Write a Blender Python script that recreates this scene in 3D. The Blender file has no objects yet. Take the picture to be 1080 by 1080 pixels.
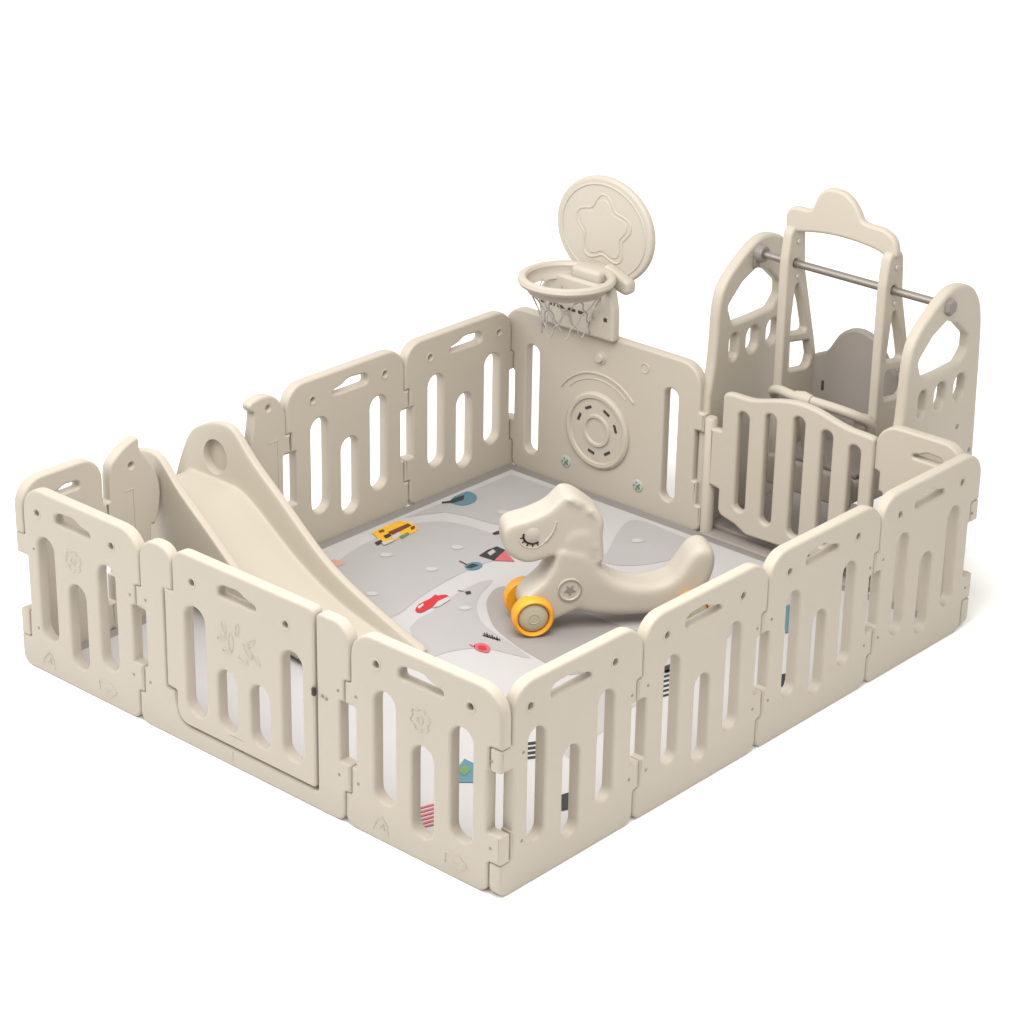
import bpy, bmesh, math, random
from mathutils import Matrix, Vector
random.seed(4)
D = bpy.data
scene = bpy.context.scene
COL = scene.collection
PI = math.pi

# ------------------------------------------------------------------ sizes (metres)
W = 0.56            # standard panel width
G = 0.8577          # door panel width
LX = 4 * W          # pen length along x
LY = 2 * W + G      # pen length along y
H = 0.610           # panel height
T = 0.0400          # panel thickness

# ------------------------------------------------------------------ materials
def mat(name, col, rough=0.5, spec=0.35, metal=0.0, bump=0.0, bscale=60.0, var=0.0, vscale=6.0):
    m = D.materials.new(name); m.use_nodes = True
    nt = m.node_tree; b = nt.nodes['Principled BSDF']
    b.inputs['Base Color'].default_value = (*col, 1)
    b.inputs['Roughness'].default_value = rough
    b.inputs['Metallic'].default_value = metal
    b.inputs['Specular IOR Level'].default_value = spec
    tc = nt.nodes.new('ShaderNodeTexCoord')
    if var > 0:
        n = nt.nodes.new('ShaderNodeTexNoise'); n.inputs['Scale'].default_value = vscale; n.inputs['Detail'].default_value = 5
        mx = nt.nodes.new('ShaderNodeMix'); mx.data_type = 'RGBA'
        mx.inputs[6].default_value = (*[c * (1 - var) for c in col], 1)
        mx.inputs[7].default_value = (*[min(1, c * (1 + var)) for c in col], 1)
        nt.links.new(tc.outputs['Object'], n.inputs['Vector'])
        nt.links.new(n.outputs['Fac'], mx.inputs[0]); nt.links.new(mx.outputs[2], b.inputs['Base Color'])
        mr = nt.nodes.new('ShaderNodeMapRange'); mr.inputs[3].default_value = rough - 0.07; mr.inputs[4].default_value = rough + 0.07
        nt.links.new(n.outputs['Fac'], mr.inputs[0]); nt.links.new(mr.outputs[0], b.inputs['Roughness'])
    if bump > 0:
        n2 = nt.nodes.new('ShaderNodeTexNoise'); n2.inputs['Scale'].default_value = bscale; n2.inputs['Detail'].default_value = 3
        bp = nt.nodes.new('ShaderNodeBump'); bp.inputs['Strength'].default_value = bump; bp.inputs['Distance'].default_value = 0.002
        nt.links.new(tc.outputs['Object'], n2.inputs['Vector'])
        nt.links.new(n2.outputs['Fac'], bp.inputs['Height']); nt.links.new(bp.outputs['Normal'], b.inputs['Normal'])
    return m

CREAM = (0.420, 0.378, 0.313)
cream = mat('cream_plastic', CREAM, 0.48, 0.3, bump=0.12, bscale=35, var=0.025, vscale=4)
cream2 = mat('pale_cream_plastic', (0.44, 0.40, 0.337), 0.45, 0.3, bump=0.08, bscale=30, var=0.02)
taupe = mat('taupe_plastic', (0.25, 0.222, 0.20), 0.5, 0.3, var=0.03, bump=0.1)
greyp = mat('grey_plastic', (0.20, 0.18, 0.165), 0.45, 0.35, var=0.03)
metal = mat('brushed_metal', (0.30, 0.265, 0.235), 0.5, 0.5, metal=0.85, var=0.04, vscale=30)
dark = mat('dark_recess', (0.05, 0.042, 0.035), 0.6, 0.2)
pin = mat('grey_pin', (0.22, 0.20, 0.175), 0.5, 0.3)
orange = mat('orange_plastic', (0.78, 0.33, 0.016), 0.4, 0.4, var=0.03)
hub = mat('pale_hub_plastic', (0.42, 0.38, 0.28), 0.45, 0.3, var=0.02)
lash = mat('black_print', (0.012, 0.012, 0.014), 0.5, 0.3)
netm = mat('net_cord', (0.34, 0.315, 0.29), 0.75, 0.2)
screwm = mat('pale_green_screw', (0.36, 0.40, 0.34), 0.4, 0.4)
screwd = mat('green_screw_slot', (0.11, 0.16, 0.125), 0.4, 0.4)
floor_m = mat('white_floor', (0.98, 0.98, 0.98), 0.9, 0.0)
mat_white = mat('mat_white_print', (0.405, 0.390, 0.388), 0.55, 0.3, bump=0.15, bscale=90, var=0.03)
mat_grey = mat('mat_grey_print', (0.330, 0.316, 0.315), 0.5, 0.35, bump=0.15, bscale=90, var=0.04)
mat_grey2 = mat('mat_taupe_print_shade', (0.275, 0.256, 0.244), 0.5, 0.35, var=0.04)  # patch by the horse: mat print with the horse's shadow put into its colour
mat_edge = mat('mat_edge_shade', (0.235, 0.22, 0.21), 0.6, 0.2, var=0.03)  # mat border, shade along the fence base put into its dark colour
p_blue = mat('print_blue', (0.075, 0.165, 0.215), 0.5, 0.3)
p_red = mat('print_red', (0.42, 0.018, 0.025), 0.5, 0.3)
p_pink = mat('print_pink', (0.42, 0.09, 0.11), 0.5, 0.3)
p_yel = mat('print_yellow', (0.62, 0.33, 0.02), 0.5, 0.3)
p_brown = mat('print_brown', (0.13, 0.035, 0.015), 0.5, 0.3)
p_green = mat('print_green', (0.10, 0.19, 0.07), 0.5, 0.3)
p_dark = mat('print_dark', (0.022, 0.024, 0.026), 0.5, 0.3)
p_peach = mat('print_peach', (0.45, 0.26, 0.20), 0.5, 0.3)

# ------------------------------------------------------------------ geometry helpers
def rpoly(vs, step=0.28):
    """polygon with a corner radius per vertex (x, y, r) -> list of points"""
    out = []; n = len(vs)
    for i in range(n):
        x, y = vs[i][0], vs[i][1]; r = vs[i][2] if len(vs[i]) > 2 else 0.0
        p = Vector((x, y)); a = Vector(vs[i - 1][:2]) - p; b = Vector(vs[(i + 1) % n][:2]) - p
        la, lb = a.length, b.length
        if r <= 0 or la < 1e-6 or lb < 1e-6: out.append((x, y)); continue
        a /= la; b /= lb
        th = math.acos(max(-1, min(1, a.dot(b))))
        if th > PI - 0.03: out.append((x, y)); continue
        t = min(r / math.tan(th / 2), 0.49 * la, 0.49 * lb); r2 = t * math.tan(th / 2)
        c = p + (a + b).normalized() * (r2 / math.sin(th / 2))
        s = p + a * t - c; e = p + b * t - c
        a0 = math.atan2(s.y, s.x); a1 = math.atan2(e.y, e.x); d = a1 - a0
        while d > PI: d -= 2 * PI
        while d < -PI: d += 2 * PI
        k = max(2, int(abs(d) / step) + 1)
        for j in range(k + 1):
            q = a0 + d * j / k; out.append((c.x + r2 * math.cos(q), c.y + r2 * math.sin(q)))
    return out

def spline(pts, n=5, closed=True):
    """Catmull-Rom through points"""
    out = []; m = len(pts); d = len(pts[0])
    rng = range(m) if closed else range(m - 1)
    for i in rng:
        if closed: p = [pts[(i + k - 1) % m] for k in range(4)]
        else: p = [pts[max(0, min(m - 1, i + k - 1))] for k in range(4)]
        for j in range(n):
            t = j / n
            out.append(tuple(0.5 * (2 * p[1][c] + (p[2][c] - p[0][c]) * t + (2 * p[0][c] - 5 * p[1][c] + 4 * p[2][c] - p[3][c]) * t * t
                             + (3 * p[1][c] - p[0][c] - 3 * p[2][c] + p[3][c]) * t ** 3) for c in range(d)))
    if not closed: out.append(tuple(pts[-1]))
    return out

def slot(cx, z0, z1, w):
    r = w / 2
    return rpoly([(cx - r, z0, r * .98), (cx + r, z0, r * .98), (cx + r, z1, r * .98), (cx - r, z1, r * .98)])

def circ(cx, cy, r, n=20, ry=None):
    ry = ry or r
    return [(cx + r * math.cos(2 * PI * i / n), cy + ry * math.sin(2 * PI * i / n)) for i in range(n)]

def _tomesh(cu):
    o = D.objects.new('tmp', cu); COL.objects.link(o)
    dg = bpy.context.evaluated_depsgraph_get(); dg.update()
    me = D.meshes.new_from_object(o.evaluated_get(dg))
    D.objects.remove(o); D.curves.remove(cu)
    return me

def shade(me, capz=True, ang=None):
    bm = bmesh.new(); bm.from_mesh(me)
    bmesh.ops.remove_doubles(bm, verts=bm.verts, dist=1e-6)
    for f in bm.faces: f.smooth = True
    bm.normal_update()
    for e in bm.edges:
        if len(e.link_faces) == 2:
            if capz:
                c = [abs(f.normal.z) > .9995 for f in e.link_faces]
                if c[0] != c[1]: e.smooth = False
            if ang and e.calc_face_angle(0) > ang: e.smooth = False
    bm.to_mesh(me); bm.free()
    return me

def plate(outline, holes=(), th=T, bev=0.0075, res=2):
    """2D outline with holes -> bevelled slab, centred on its local z"""
    cu = D.curves.new('c', 'CURVE'); cu.dimensions = '2D'; cu.fill_mode = 'BOTH'
    for k, p in enumerate([outline] + list(holes)):
        s = cu.splines.new('POLY'); s.points.add(len(p) - 1); s.use_cyclic_u = True
        for i, q in enumerate(p): s.points[i].co = (q[0], q[1], 0, 1)
    cu.extrude = max(1e-5, th / 2 - bev); cu.bevel_depth = bev; cu.bevel_resolution = res; cu.offset = -bev
    return shade(_tomesh(cu))

def tube(paths, r, res=3, cyc=False):
    cu = D.curves.new('c', 'CURVE'); cu.dimensions = '3D'; cu.bevel_depth = r; cu.bevel_resolution = res; cu.use_fill_caps = True
    for p in paths:
        s = cu.splines.new('POLY'); s.points.add(len(p) - 1); s.use_cyclic_u = cyc
        for i, q in enumerate(p): s.points[i].co = (q[0], q[1], q[2] if len(q) > 2 else 0, 1)
    return shade(_tomesh(cu), capz=False, ang=1.0)

def lathe(profile, n=36, a0=0, a1=2 * PI):
    """profile of (r, z) around local z"""
    bm = bmesh.new(); full = abs(a1 - a0 - 2 * PI) < 1e-6
    k = n if full else n + 1; rings = []
    for r, z in profile:
        if r < 1e-6: rings.append([bm.verts.new((0, 0, z))] * k)
        else: rings.append([bm.verts.new((r * math.cos(a0 + (a1 - a0) * i / n), r * math.sin(a0 + (a1 - a0) * i / n), z)) for i in range(k)])
    for A, B in zip(rings, rings[1:]):
        for i in range(n):
            j = (i + 1) % k; q = []
            for v in (A[i], A[j], B[j], B[i]):
                if v not in q: q.append(v)
            if len(q) > 2:
                try: bm.faces.new(q)
                except ValueError: pass
    bmesh.ops.recalc_face_normals(bm, faces=bm.faces)
    me = D.meshes.new('l'); bm.to_mesh(me); bm.free()
    return shade(me, capz=False, ang=0.7)

def box(sx, sy, sz, bev=0.004, loc=(0, 0, 0)):
    bm = bmesh.new(); bmesh.ops.create_cube(bm, size=1)
    for v in bm.verts: v.co = Vector((v.co.x * sx + loc[0], v.co.y * sy + loc[1], v.co.z * sz + loc[2]))
    if bev: bmesh.ops.bevel(bm, geom=bm.edges[:], offset=bev, segments=3, profile=.5, affect='EDGES')
    me = D.meshes.new('b'); bm.to_mesh(me); bm.free()
    return shade(me, capz=False, ang=0.9)

I4 = Matrix.Identity(4)
def obj(name, pieces, mats, parent=None, mw=None):
    """pieces: list of (mesh, matrix, material slot) -> one linked mesh object"""
    bm = bmesh.new()
    for pc in pieces:
        me, M, k = (list(pc) + [I4, 0])[:3] if len(pc) < 3 else pc
        t = me.copy(); t.materials.clear()
        t.transform(M or I4)
        if (M or I4).determinant() < 0: t.flip_normals()
        for p in t.polygons: p.material_index = k
        bm.from_mesh(t); D.meshes.remove(t)
    me = D.meshes.new(name); bm.to_mesh(me); bm.free()
    for m in (mats if isinstance(mats, (list, tuple)) else [mats]): me.materials.append(m)
    o = D.objects.new(name, me); COL.objects.link(o)
    if parent: o.parent = parent
    if mw is not None: o.matrix_local = mw
    return o

def thing(name, label, cat, M=I4, group=None):
    o = D.objects.new(name, None); COL.objects.link(o); o.matrix_world = M; o.empty_display_size = .1
    return tag(o, label, cat, group)
def tag(o, label, cat, group=None, kind=None):
    o['label'] = label; o['category'] = cat
    if group: o['group'] = group
    if kind: o['kind'] = kind
    return o

def frame(origin, u, n):
    """local x -> u, local y -> world up, local z -> n"""
    u = Vector(u).normalized(); n = Vector(n).normalized(); z = Vector((0, 0, 1))
    return Matrix(((u.x, z.x, n.x, origin[0]), (u.y, z.y, n.y, origin[1]), (u.z, z.z, n.z, origin[2]), (0, 0, 0, 1)))
def Tz(x=0, y=0, z=0): return Matrix.Translation((x, y, z))

# ------------------------------------------------------------------ the setting
bm = bmesh.new(); bmesh.ops.create_grid(bm, x_segments=2, y_segments=2, size=60)
me = D.meshes.new('floor'); bm.to_mesh(me); bm.free()
fl = obj('floor', [(me, Tz(1, 1, 0), 0)], floor_m); fl['kind'] = 'structure'

# ------------------------------------------------------------------ fence panels
ZB, ZG0, ZG1, ZT = 0.100, 0.188, 0.375, 0.445     # hinge heights
SB = 0.03
def right_edge(w, kind):
    ext, cut, gap = (w + .010, w - .013, w - .030) if kind == 's' else (w, w - T - .004, w - T - .010)
    r = .005
    return [(cut, 0, .035), (cut, ZB, r), (ext, ZB + .002, r), (ext, ZG0, r), (gap, ZG0, r), (gap, ZG1, r), (cut, ZG1, r), (cut, ZT - .002, r), (ext, ZT, r)], ext
def left_edge(kind):
    ext, cut, gap = (-.010, .013, .030) if kind == 's' else (0, T + .004, T + .010)
    r = .005
    return [(cut, ZT, r), (ext, ZT - .002, r), (ext, ZG1, r), (gap, ZG1, r), (gap, ZG0, r), (cut, ZG0, r), (cut, ZB + .002, r), (ext, ZB, r), (ext, 0, .035)], cut

def handle(cx, z=0.531, s=1.0):
    p = [(-.078, -.004), (-.082, .014), (-.072, .028), (-.052, .033), (-.03, .034), (-.01, .036), (.012, .033), (.032, .023), (.052, .017), (.070, .014), (.079, .005), (.072, -.004), (0, -.006), (-.05, -.006)]
    return spline([(cx + a * s, z + b * s) for a, b in p], 3)

def flower(cx, cy, s, n=6):
    ps = []
    for i in range(n):
        a = 2 * PI * i / n + .3
        x, y = cx + s * .62 * math.cos(a), cy + s * .62 * math.sin(a)
        ps.append([(x + s * .3 * math.cos(a + t), y + s * .3 * math.sin(a + t)) for t in [k * .35 - 1.6 for k in range(10)]])
    ps.append([(cx + s * .27 * math.cos(t), cy + s * .27 * math.sin(t)) for t in [k * 2 * PI / 12 for k in range(13)]])
    return ps
def tent(cx, cy, s):
    return [[(cx - s, cy - s * .5), (cx - s * .7, cy + s * .2), (cx - s * .1, cy + s * .75), (cx + s * .35, cy + s * .2), (cx + s * .5, cy - s * .6)],
            [(cx - s * .4, cy - s * .3), (cx, cy + s * .2), (cx + s * .1, cy - s * .3)]]
def cloudlet(cx, cy, s):
    return [[(cx + s * (1 + .12 * math.cos(5 * t)) * math.cos(t), cy + .62 * s * (1 + .12 * math.cos(5 * t)) * math.sin(t)) for t in [k * 2 * PI / 30 for k in range(31)]],
            [(cx - s * .3, cy - .1 * s), (cx, cy - .25 * s), (cx + s * .3, cy - .05 * s)]]

def emboss(paths, z, r=.0022):
    return tube([[(x, y, z) for x, y in p] for p in paths], r, 1)

def pins(o, w, kl='s', kr='s', z=.0):
    for u, zz in ((.034 if kl == 's' else .085, .41), (.040 if kl == 's' else .085, .145), (w - .034, .405), (w - .034, .145)):
        obj('hinge_pin', [(lathe([(0, .0012), (.0045, .001), (.0055, -.001)], 10), Tz(u, zz, z), 0)], pin, o)

PANELS = 'cream plastic playpen panels'
def panel(name, label, M, w=W, kl='s', kr='s', slots=True, decor=False, hnd=True, rt=.105, group=PANELS, pinsz=0.0, sw=.078):
    re, ext = right_edge(w, kr); le, cut = left_edge(kl)
    s = w / W
    out = rpoly(re + [(ext, H, rt), (cut, H, rt)] + le)
    holes = []
    if slots: holes += [slot(.14 * s, .120, .462, sw), slot(.28 * s, .074, .352, sw), slot(.42 * s, .120, .462, sw)]
    if hnd: holes.append(handle(w * .5 - .006, s=min(1, s + .05)))
    if slots: holes += [circ(.110 * s, .535, .010, 16), circ(.450 * s, .535, .010, 16)]
    pcs = [(plate(out, holes), Tz(0, 0, -T / 2), 0)]
    if slots:
        for u in (.110 * s, .450 * s):
            for zz, sg in ((.0, 1), (-T, -1)):
                pcs.append((lathe([(.0105, -.002 * sg), (.0135, .0014 * sg), (.0175, .0012 * sg), (.019, -.001 * sg)], 20), Tz(u, .535, zz), 0))
    if decor:
        pcs.append((emboss(flower(.272, .43, .040), 0), I4, 0))
        pcs.append((emboss(tent(.135, .050, .038), 0), I4, 0))
        pcs.append((emboss(cloudlet(.40, .052, .038), 0), I4, 0))
    o = obj(name, pcs, cream, None, M)
    tag(o, label, 'playpen panel', group)
    if pinsz is not None: pins(o, w, kl, kr, pinsz)
    return o

def FLF(y): return frame((0, y, 0), (0, -1, 0), (-1, 0, 0))
def FRF(x): return frame((x, 0, 0), (1, 0, 0), (0, -1, 0))
def FBR(y): return frame((LX, y, 0), (0, 1, 0), (1, 0, 0))
def FBL(x): return frame((x, LY, 0), (-1, 0, 0), (0, 1, 0))

panel('fence_panel', 'cream slotted playpen panel with embossed flower, beside the slide, left end of the door side', FLF(LY), kl='c', decor=True)
panel('fence_panel', 'cream slotted playpen panel with embossed flower, between the door panel and the nearest corner', FLF(W), kr='c', decor=True)
RFL = ['cream three-slot playpen panel next to the nearest corner, shaded side, no embossed flower',
       'cream three-slot playpen panel in front of the rocking horse, second from the nearest corner',
       'cream three-slot playpen panel facing the low swing gate, third from the nearest corner',
       'cream three-slot playpen panel at the far right corner, below the swing frame']
for k in range(4):
    panel('fence_panel', RFL[k], FRF(k * W), sw=.067, kl='c' if k == 0 else 's', kr='c' if k == 3 else 's')
XB3, XB4 = 1.098, 1.658
panel('fence_panel', 'cream three-slot playpen panel at the back corner, touching the panel with the toy wheel', FBL(LX), w=LX - XB4, kl='c')
panel('fence_panel', 'cream three-slot playpen panel just right of the slide, on the back side', FBL(XB4), w=W)
XS0, XS1 = 0.325, XB3      # slide bay
panel('narrow_fence_panel', 'narrow cream playpen panel with only a handle hole, left of the slide', FBL(XS0), w=XS0, kr='c', slots=False, rt=.09, group='narrow playpen end panels')
YS0, YS1 = 0.365, LY - .905  # swing bay
panel('narrow_fence_panel', 'narrow cream playpen panel with only a handle hole, beside the swing gate', FBR(0), w=YS0, kl='c', slots=False, rt=.09, group='narrow playpen end panels')

# ------------------------------------------------------------------ door panel
dp = thing('door_panel', 'wide cream playpen panel holding a hinged door with four slots and a latch', 'playpen door', FLF(W + G))
re, ext = right_edge(G, 's'); le, cut = left_edge('s')
out = rpoly(re + [(ext, .612, .10), (.7395, .612, .02), (.7395, .066, .012), (.7365, .0585, .004), (.164, .0585, .05), (.1525, .158, .004), (.1125, .158, .004), (.1125, .474, .004), (.1525, .474, .004), (.1525, .608, .055), (cut, .608, .07)] + le)
fr = obj('door_frame', [(plate(out), Tz(0, 0, -T / 2), 0), (box(.004, .028, .003, .001), Tz(.39, .033, 0), 0)], cream, dp)
pins(fr, G)
out = rpoly([(.1585, .066, .05), (.7335, .066, .014), (.7335, .618, .018), (.1585, .618, .05), (.1585, .480, .004), (.1185, .480, .004), (.1185, .164, .004), (.1585, .164, .004)])
holes = [slot(.247, .110, .460, .086), slot(.378, .110, .305, .078), slot(.513, .110, .305, .078), slot(.645, .118, .460, .082),
         circ(.242, .535, .010, 16), circ(.624, .537, .010, 16), handle(.428, .537, .95)]
pcs = [(plate(out, holes), Tz(0, 0, -T / 2 + .003), 0)]
for u in (.242, .624):
    pcs.append((lathe([(.0105, -.002), (.0135, .0014), (.0175, .0012), (.019, -.001)], 20), Tz(u, .536, .003), 0))
def leaf(cx, cy, a, l=.02, w=.35):
    pts = [(math.cos(t) * l, math.sin(t) * l * w) for t in [k * 2 * PI / 14 for k in range(15)]]
    return [(cx + x * math.cos(a) - y * math.sin(a), cy + x * math.sin(a) + y * math.cos(a)) for x, y in pts]
lv = [leaf(.373, .440, 1.9), leaf(.428, .450, 1.4), leaf(.362, .405, .4), leaf(.40, .405, 1.6, .028), leaf(.485, .43, .8), leaf(.47, .40, 2.2, .026), leaf(.505, .385, 2.4), leaf(.385, .372, .2), leaf(.45, .365, 2.9)]
pcs.append((emboss(lv, .003, .002), I4, 0))
dr = obj('door', pcs, cream, dp)
obj('latch', [(box(.012, .024, .010, .003), Tz(.733, .370, .004), 0)], dark, dr)
for du in (.763, .778):
    obj('latch_button', [(lathe([(0, .003), (.0045, .0025), (.0055, -.001)], 14), Tz(du, .366 - (du - .763) * .2, 0), 0)], pin, fr)

# ------------------------------------------------------------------ activity panel with steering wheel
w1 = .905
ap = thing('activity_panel', 'wide cream playpen panel with a round toy wheel, under the basketball hoop', 'activity panel', FBR(YS1), PANELS)
re, ext = right_edge(w1, 'c'); le, cut = left_edge('s')
out = rpoly(re + [(ext, H + .004, .10), (cut, H, .12)] + le)
U = lambda ui: w1 - ui
holes = [slot(U(.137), .077, .492, .060), slot(U(.768), .080, .497, .060)]
obj('panel_board', [(plate(out, holes), Tz(0, 0, -T / 2), 0),
                    (emboss([[(U(.449) + .212 * math.cos(a), .254 + .212 * math.sin(a)) for a in [math.radians(35 + k * 6) for k in range(18)]]], -T, .005), I4, 0),
                    (emboss([[(U(.449) + .190 * math.cos(a), .254 + .190 * math.sin(a)) for a in [math.radians(45 + k * 6) for k in range(15)]]], -T, .003), I4, 0),
                    (emboss([circ(U(.650), .541, .017, 16) + [(U(.650) + .017, .541)]], -T, .0025), I4, 0)], cream, ap)
Mi = Matrix.Translation((U(.449), .254, -T)) @ Matrix.Scale(-1, 4, (0, 0, 1))
wh = obj('toy_wheel', [(lathe([(0, .006), (.045, .006), (.050, .013), (.058, .013), (.062, .006), (.118, .006), (.122, .013), (.134, .014), (.142, .008), (.144, -.002)], 56), Mi, 0)], cream, ap)
for a in (22, 62, 118, 160, 235, 285):
    a = math.radians(a)
    obj('wheel_slit', [(box(.030, .010, .004, .0015), Mi @ Matrix.Rotation(a, 4, 'Z') @ Tz(.088, 0, .0065) @ Matrix.Rotation(PI / 2, 4, 'Z'), 0)], dark, wh)
obj('round_button', [(lathe([(0, .016), (.013, .016), (.017, .010), (.0175, .004), (.024, .004), (.026, -.002)], 28), Matrix.Translation((U(.452), .528, -T)) @ Matrix.Scale(-1, 4, (0, 0, 1)), 0)], cream2, ap)
for ui, zz in ((.306, .094), (.638, .099)):
    m2 = Matrix.Translation((U(ui), zz, -T)) @ Matrix.Scale(-1, 4, (0, 0, 1))
    sc = obj('screw_cap', [(lathe([(0, .004), (.018, .005), (.022, .003), (.0235, -.002)], 24), m2, 0)], screwm, ap)
    obj('screw_slot', [(lathe([(0, .0068), (.0065, .0066), (.0075, .003)], 10), m2 @ Tz(-.004, -.002, 0), 0)]
        + [(lathe([(0, .0062), (.0035, .006), (.004, .003)], 8), m2 @ Tz(.013 * math.cos(k * 1.25), .013 * math.sin(k * 1.25), 0), 0) for k in range(5)], screwd, sc)

# ------------------------------------------------------------------ basketball hoop
BY, BZ = 1.597, .954
bh = thing('basketball_hoop', 'cream basketball hoop with round star backboard, clipped on top of the wheel panel', 'basketball hoop', Tz(2.19, BY, .60))
Ib = bh.matrix_world.inverted()
Mb = Ib @ frame((2.292, BY, BZ), (0, -1, 0), (-1, 0, 0))
def star(s, n=60):
    return [(s * (1 + .17 * math.cos(5 * (t - PI / 2))) * math.cos(t), s * (1 + .17 * math.cos(5 * (t - PI / 2))) * math.sin(t)) for t in [k * 2 * PI / n for k in range(n)]]
ell = lambda a, b, n=60: [(a * math.cos(2 * PI * k / n), b * math.sin(2 * PI * k / n)) for k in range(n)]
bb = obj('backboard', [(plate(ell(.215, .191), [], .028, .011, 3), Mb, 0),
                  (tube([[(x, y, .0125) for x, y in ell(.187, .165)]], .005, 2, True), Mb, 0)], cream2, bh)
obj('star_emblem', [(tube([[(x, y + .004, .0125) for x, y in star(.108)]], .0048, 2, True), Mb, 0),
                    (plate([(x, y + .004) for x, y in star(.094)], [], .008, .003, 1), Mb @ Tz(0, 0, .0125), 0)], cream2, bb)
rc = Vector((2.094, 1.600, .823))
Mr = Ib @ Matrix.Translation(rc)
rim = obj('rim', [(lathe([(.138, .004), (.144, .014), (.155, .017), (.166, .012), (.170, 0), (.165, -.011), (.155, -.017), (.144, -.026), (.135, -.040), (.131, -.041), (.137, -.026), (.142, -.012), (.138, .004)], 64), Mr, 0)], cream2, bh)
# net: crossing cords
cords = []
n = 9
def nr(t): return .131 - .046 * t - .014 * math.sin(PI * t)
for sg in (1, -1):
    for k in range(n):
        p = []
        for j in range(15):
            t = j / 14
            a = 2 * PI * k / n + sg * (PI / n) * (3 * t + .16 * math.sin(6 * PI * t))
            p.append((nr(t) * math.cos(a), nr(t) * math.sin(a), -.038 - .152 * t ))
        cords.append(p)
obj('net', [(tube(cords, .0026, 1), Mr, 0)], netm, rim)
br = obj('bracket', [(plate(rpoly([(1.450, .606, .012), (1.790, .606, .012), (1.785, .74, .03), (1.735, .800, .04), (1.470, .800, .03), (1.452, .72, .03)]), [], .040, .011), Ib @ frame((2.190, 0, 0), (0, 1, 0), (1, 0, 0)), 0),
                (box(.10, .13, .05, .016), Ib @ Tz(2.232, BY, .815), 0),
                (plate(rpoly([(.035, -.02, .012), (.150, -.045, .02), (.150, .010, .02), (.035, .055, .012)]), [], .05, .014), Ib @ frame((2.262, BY, .80), (0, -1, 0), (-1, 0, 0)), 0)], cream2, bh)
for y, l in ((1.775, .030), (1.727, .022), (1.688, .034), (1.640, .036), (1.596, .026), (1.486, .014)):
    obj('bracket_slot', [(box(.004, l, .010 if l > .015 else .013, .0012), Ib @ Tz(2.1695, y, .684), 0)], dark, br)
# ------------------------------------------------------------------ slide
sl = thing('toddler_slide', 'cream plastic slide coming down from the back fence between two curved side pieces', 'slide', Tz(.71, LY, 0))
Is = sl.matrix_world.inverted()
st = [(2.190, .445, .33), (2.13, .490, .335), (2.07, .520, .335), (2.02, .533, .335), (1.97, .538, .335), (1.93, .512, .335), (1.88, .452, .322), (1.80, .392, .272), (1.737, .345, .225),
      (1.65, .275, .168), (1.56, .205, .120), (1.48, .160, .085), (1.405, .128, .060), (1.30, .088, .036), (1.20, .054, .021), (1.13, .034, .014), (1.095, .026, .012)]
XL, XR = .545, .892
bm = bmesh.new(); rows = []
for i, (y, r, f) in enumerate(st):
    gm = min(1.0, (r - f) / .07)
    z0 = .004
    half = [(.004, z0), (.001, r * .5), (0, r - .016 * gm), (.001, r - .004), (.006, r - .0005), (.014, r), (.024, r), (.030, r - .003 * gm), (.033, r - .014 * gm),
            (.038, f + (r - f) * .45), (.042, f + .012 * gm), (.046, f + .003), (.058, f)]
    sec = [(XL + a, b) for a, b in half] + [(.718, f - .001)] + [(XR - a, b) for a, b in half[::-1]]
    rows.append([bm.verts.new((x, y, z)) for x, z in sec])
for A, B in zip(rows, rows[1:]):
    n = len(A)
    for i in range(n): bm.faces.new((A[i], A[(i + 1) % n], B[(i + 1) % n], B[i]))
for R_, fl_ in ((rows[0], 0), (rows[-1], 1)):
    ctr = bm.verts.new((.718, R_[0].co.y, .01))
    n = len(R_)
    for i in range(n): bm.faces.new((R_[i], R_[(i + 1) % n], ctr))
bmesh.ops.recalc_face_normals(bm, faces=bm.faces)
me = D.meshes.new('slide'); bm.to_mesh(me); bm.free()
def evalmods(me, mods):
    o = D.objects.new('tmp', me); COL.objects.link(o)
    for typ, kw in mods:
        m = o.modifiers.new(typ, typ)
        for k, v in kw.items(): setattr(m, k, v)
    dg = bpy.context.evaluated_depsgraph_get(); dg.update()
    r = D.meshes.new_from_object(o.evaluated_get(dg)); D.objects.remove(o)
    return r
me = evalmods(me, [('SUBSURF', dict(levels=3, render_levels=3))])
cut_me = lathe([(0, -.075), (.052, -.075), (.056, -.07), (.062, .055), (0, .055)], 40)
co = D.objects.new('cutter', cut_me); COL.objects.link(co)
co.matrix_world = Matrix.Translation((.858, 2.030, .412)) @ Matrix.Rotation(-PI / 2, 4, 'Y') @ Matrix.Diagonal((1.0, .95, .26, 1))
o = D.objects.new('tmp', me); COL.objects.link(o)
m = o.modifiers.new('b', 'BOOLEAN'); m.operation = 'DIFFERENCE'; m.object = co; m.solver = 'EXACT'
dg = bpy.context.evaluated_depsgraph_get(); dg.update()
me2 = D.meshes.new_from_object(o.evaluated_get(dg)); D.objects.remove(o); D.objects.remove(co)
me2 = shade(me2, capz=False, ang=.9)
chute = obj('chute', [(me2, Is, 0)], cream, sl)
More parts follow.
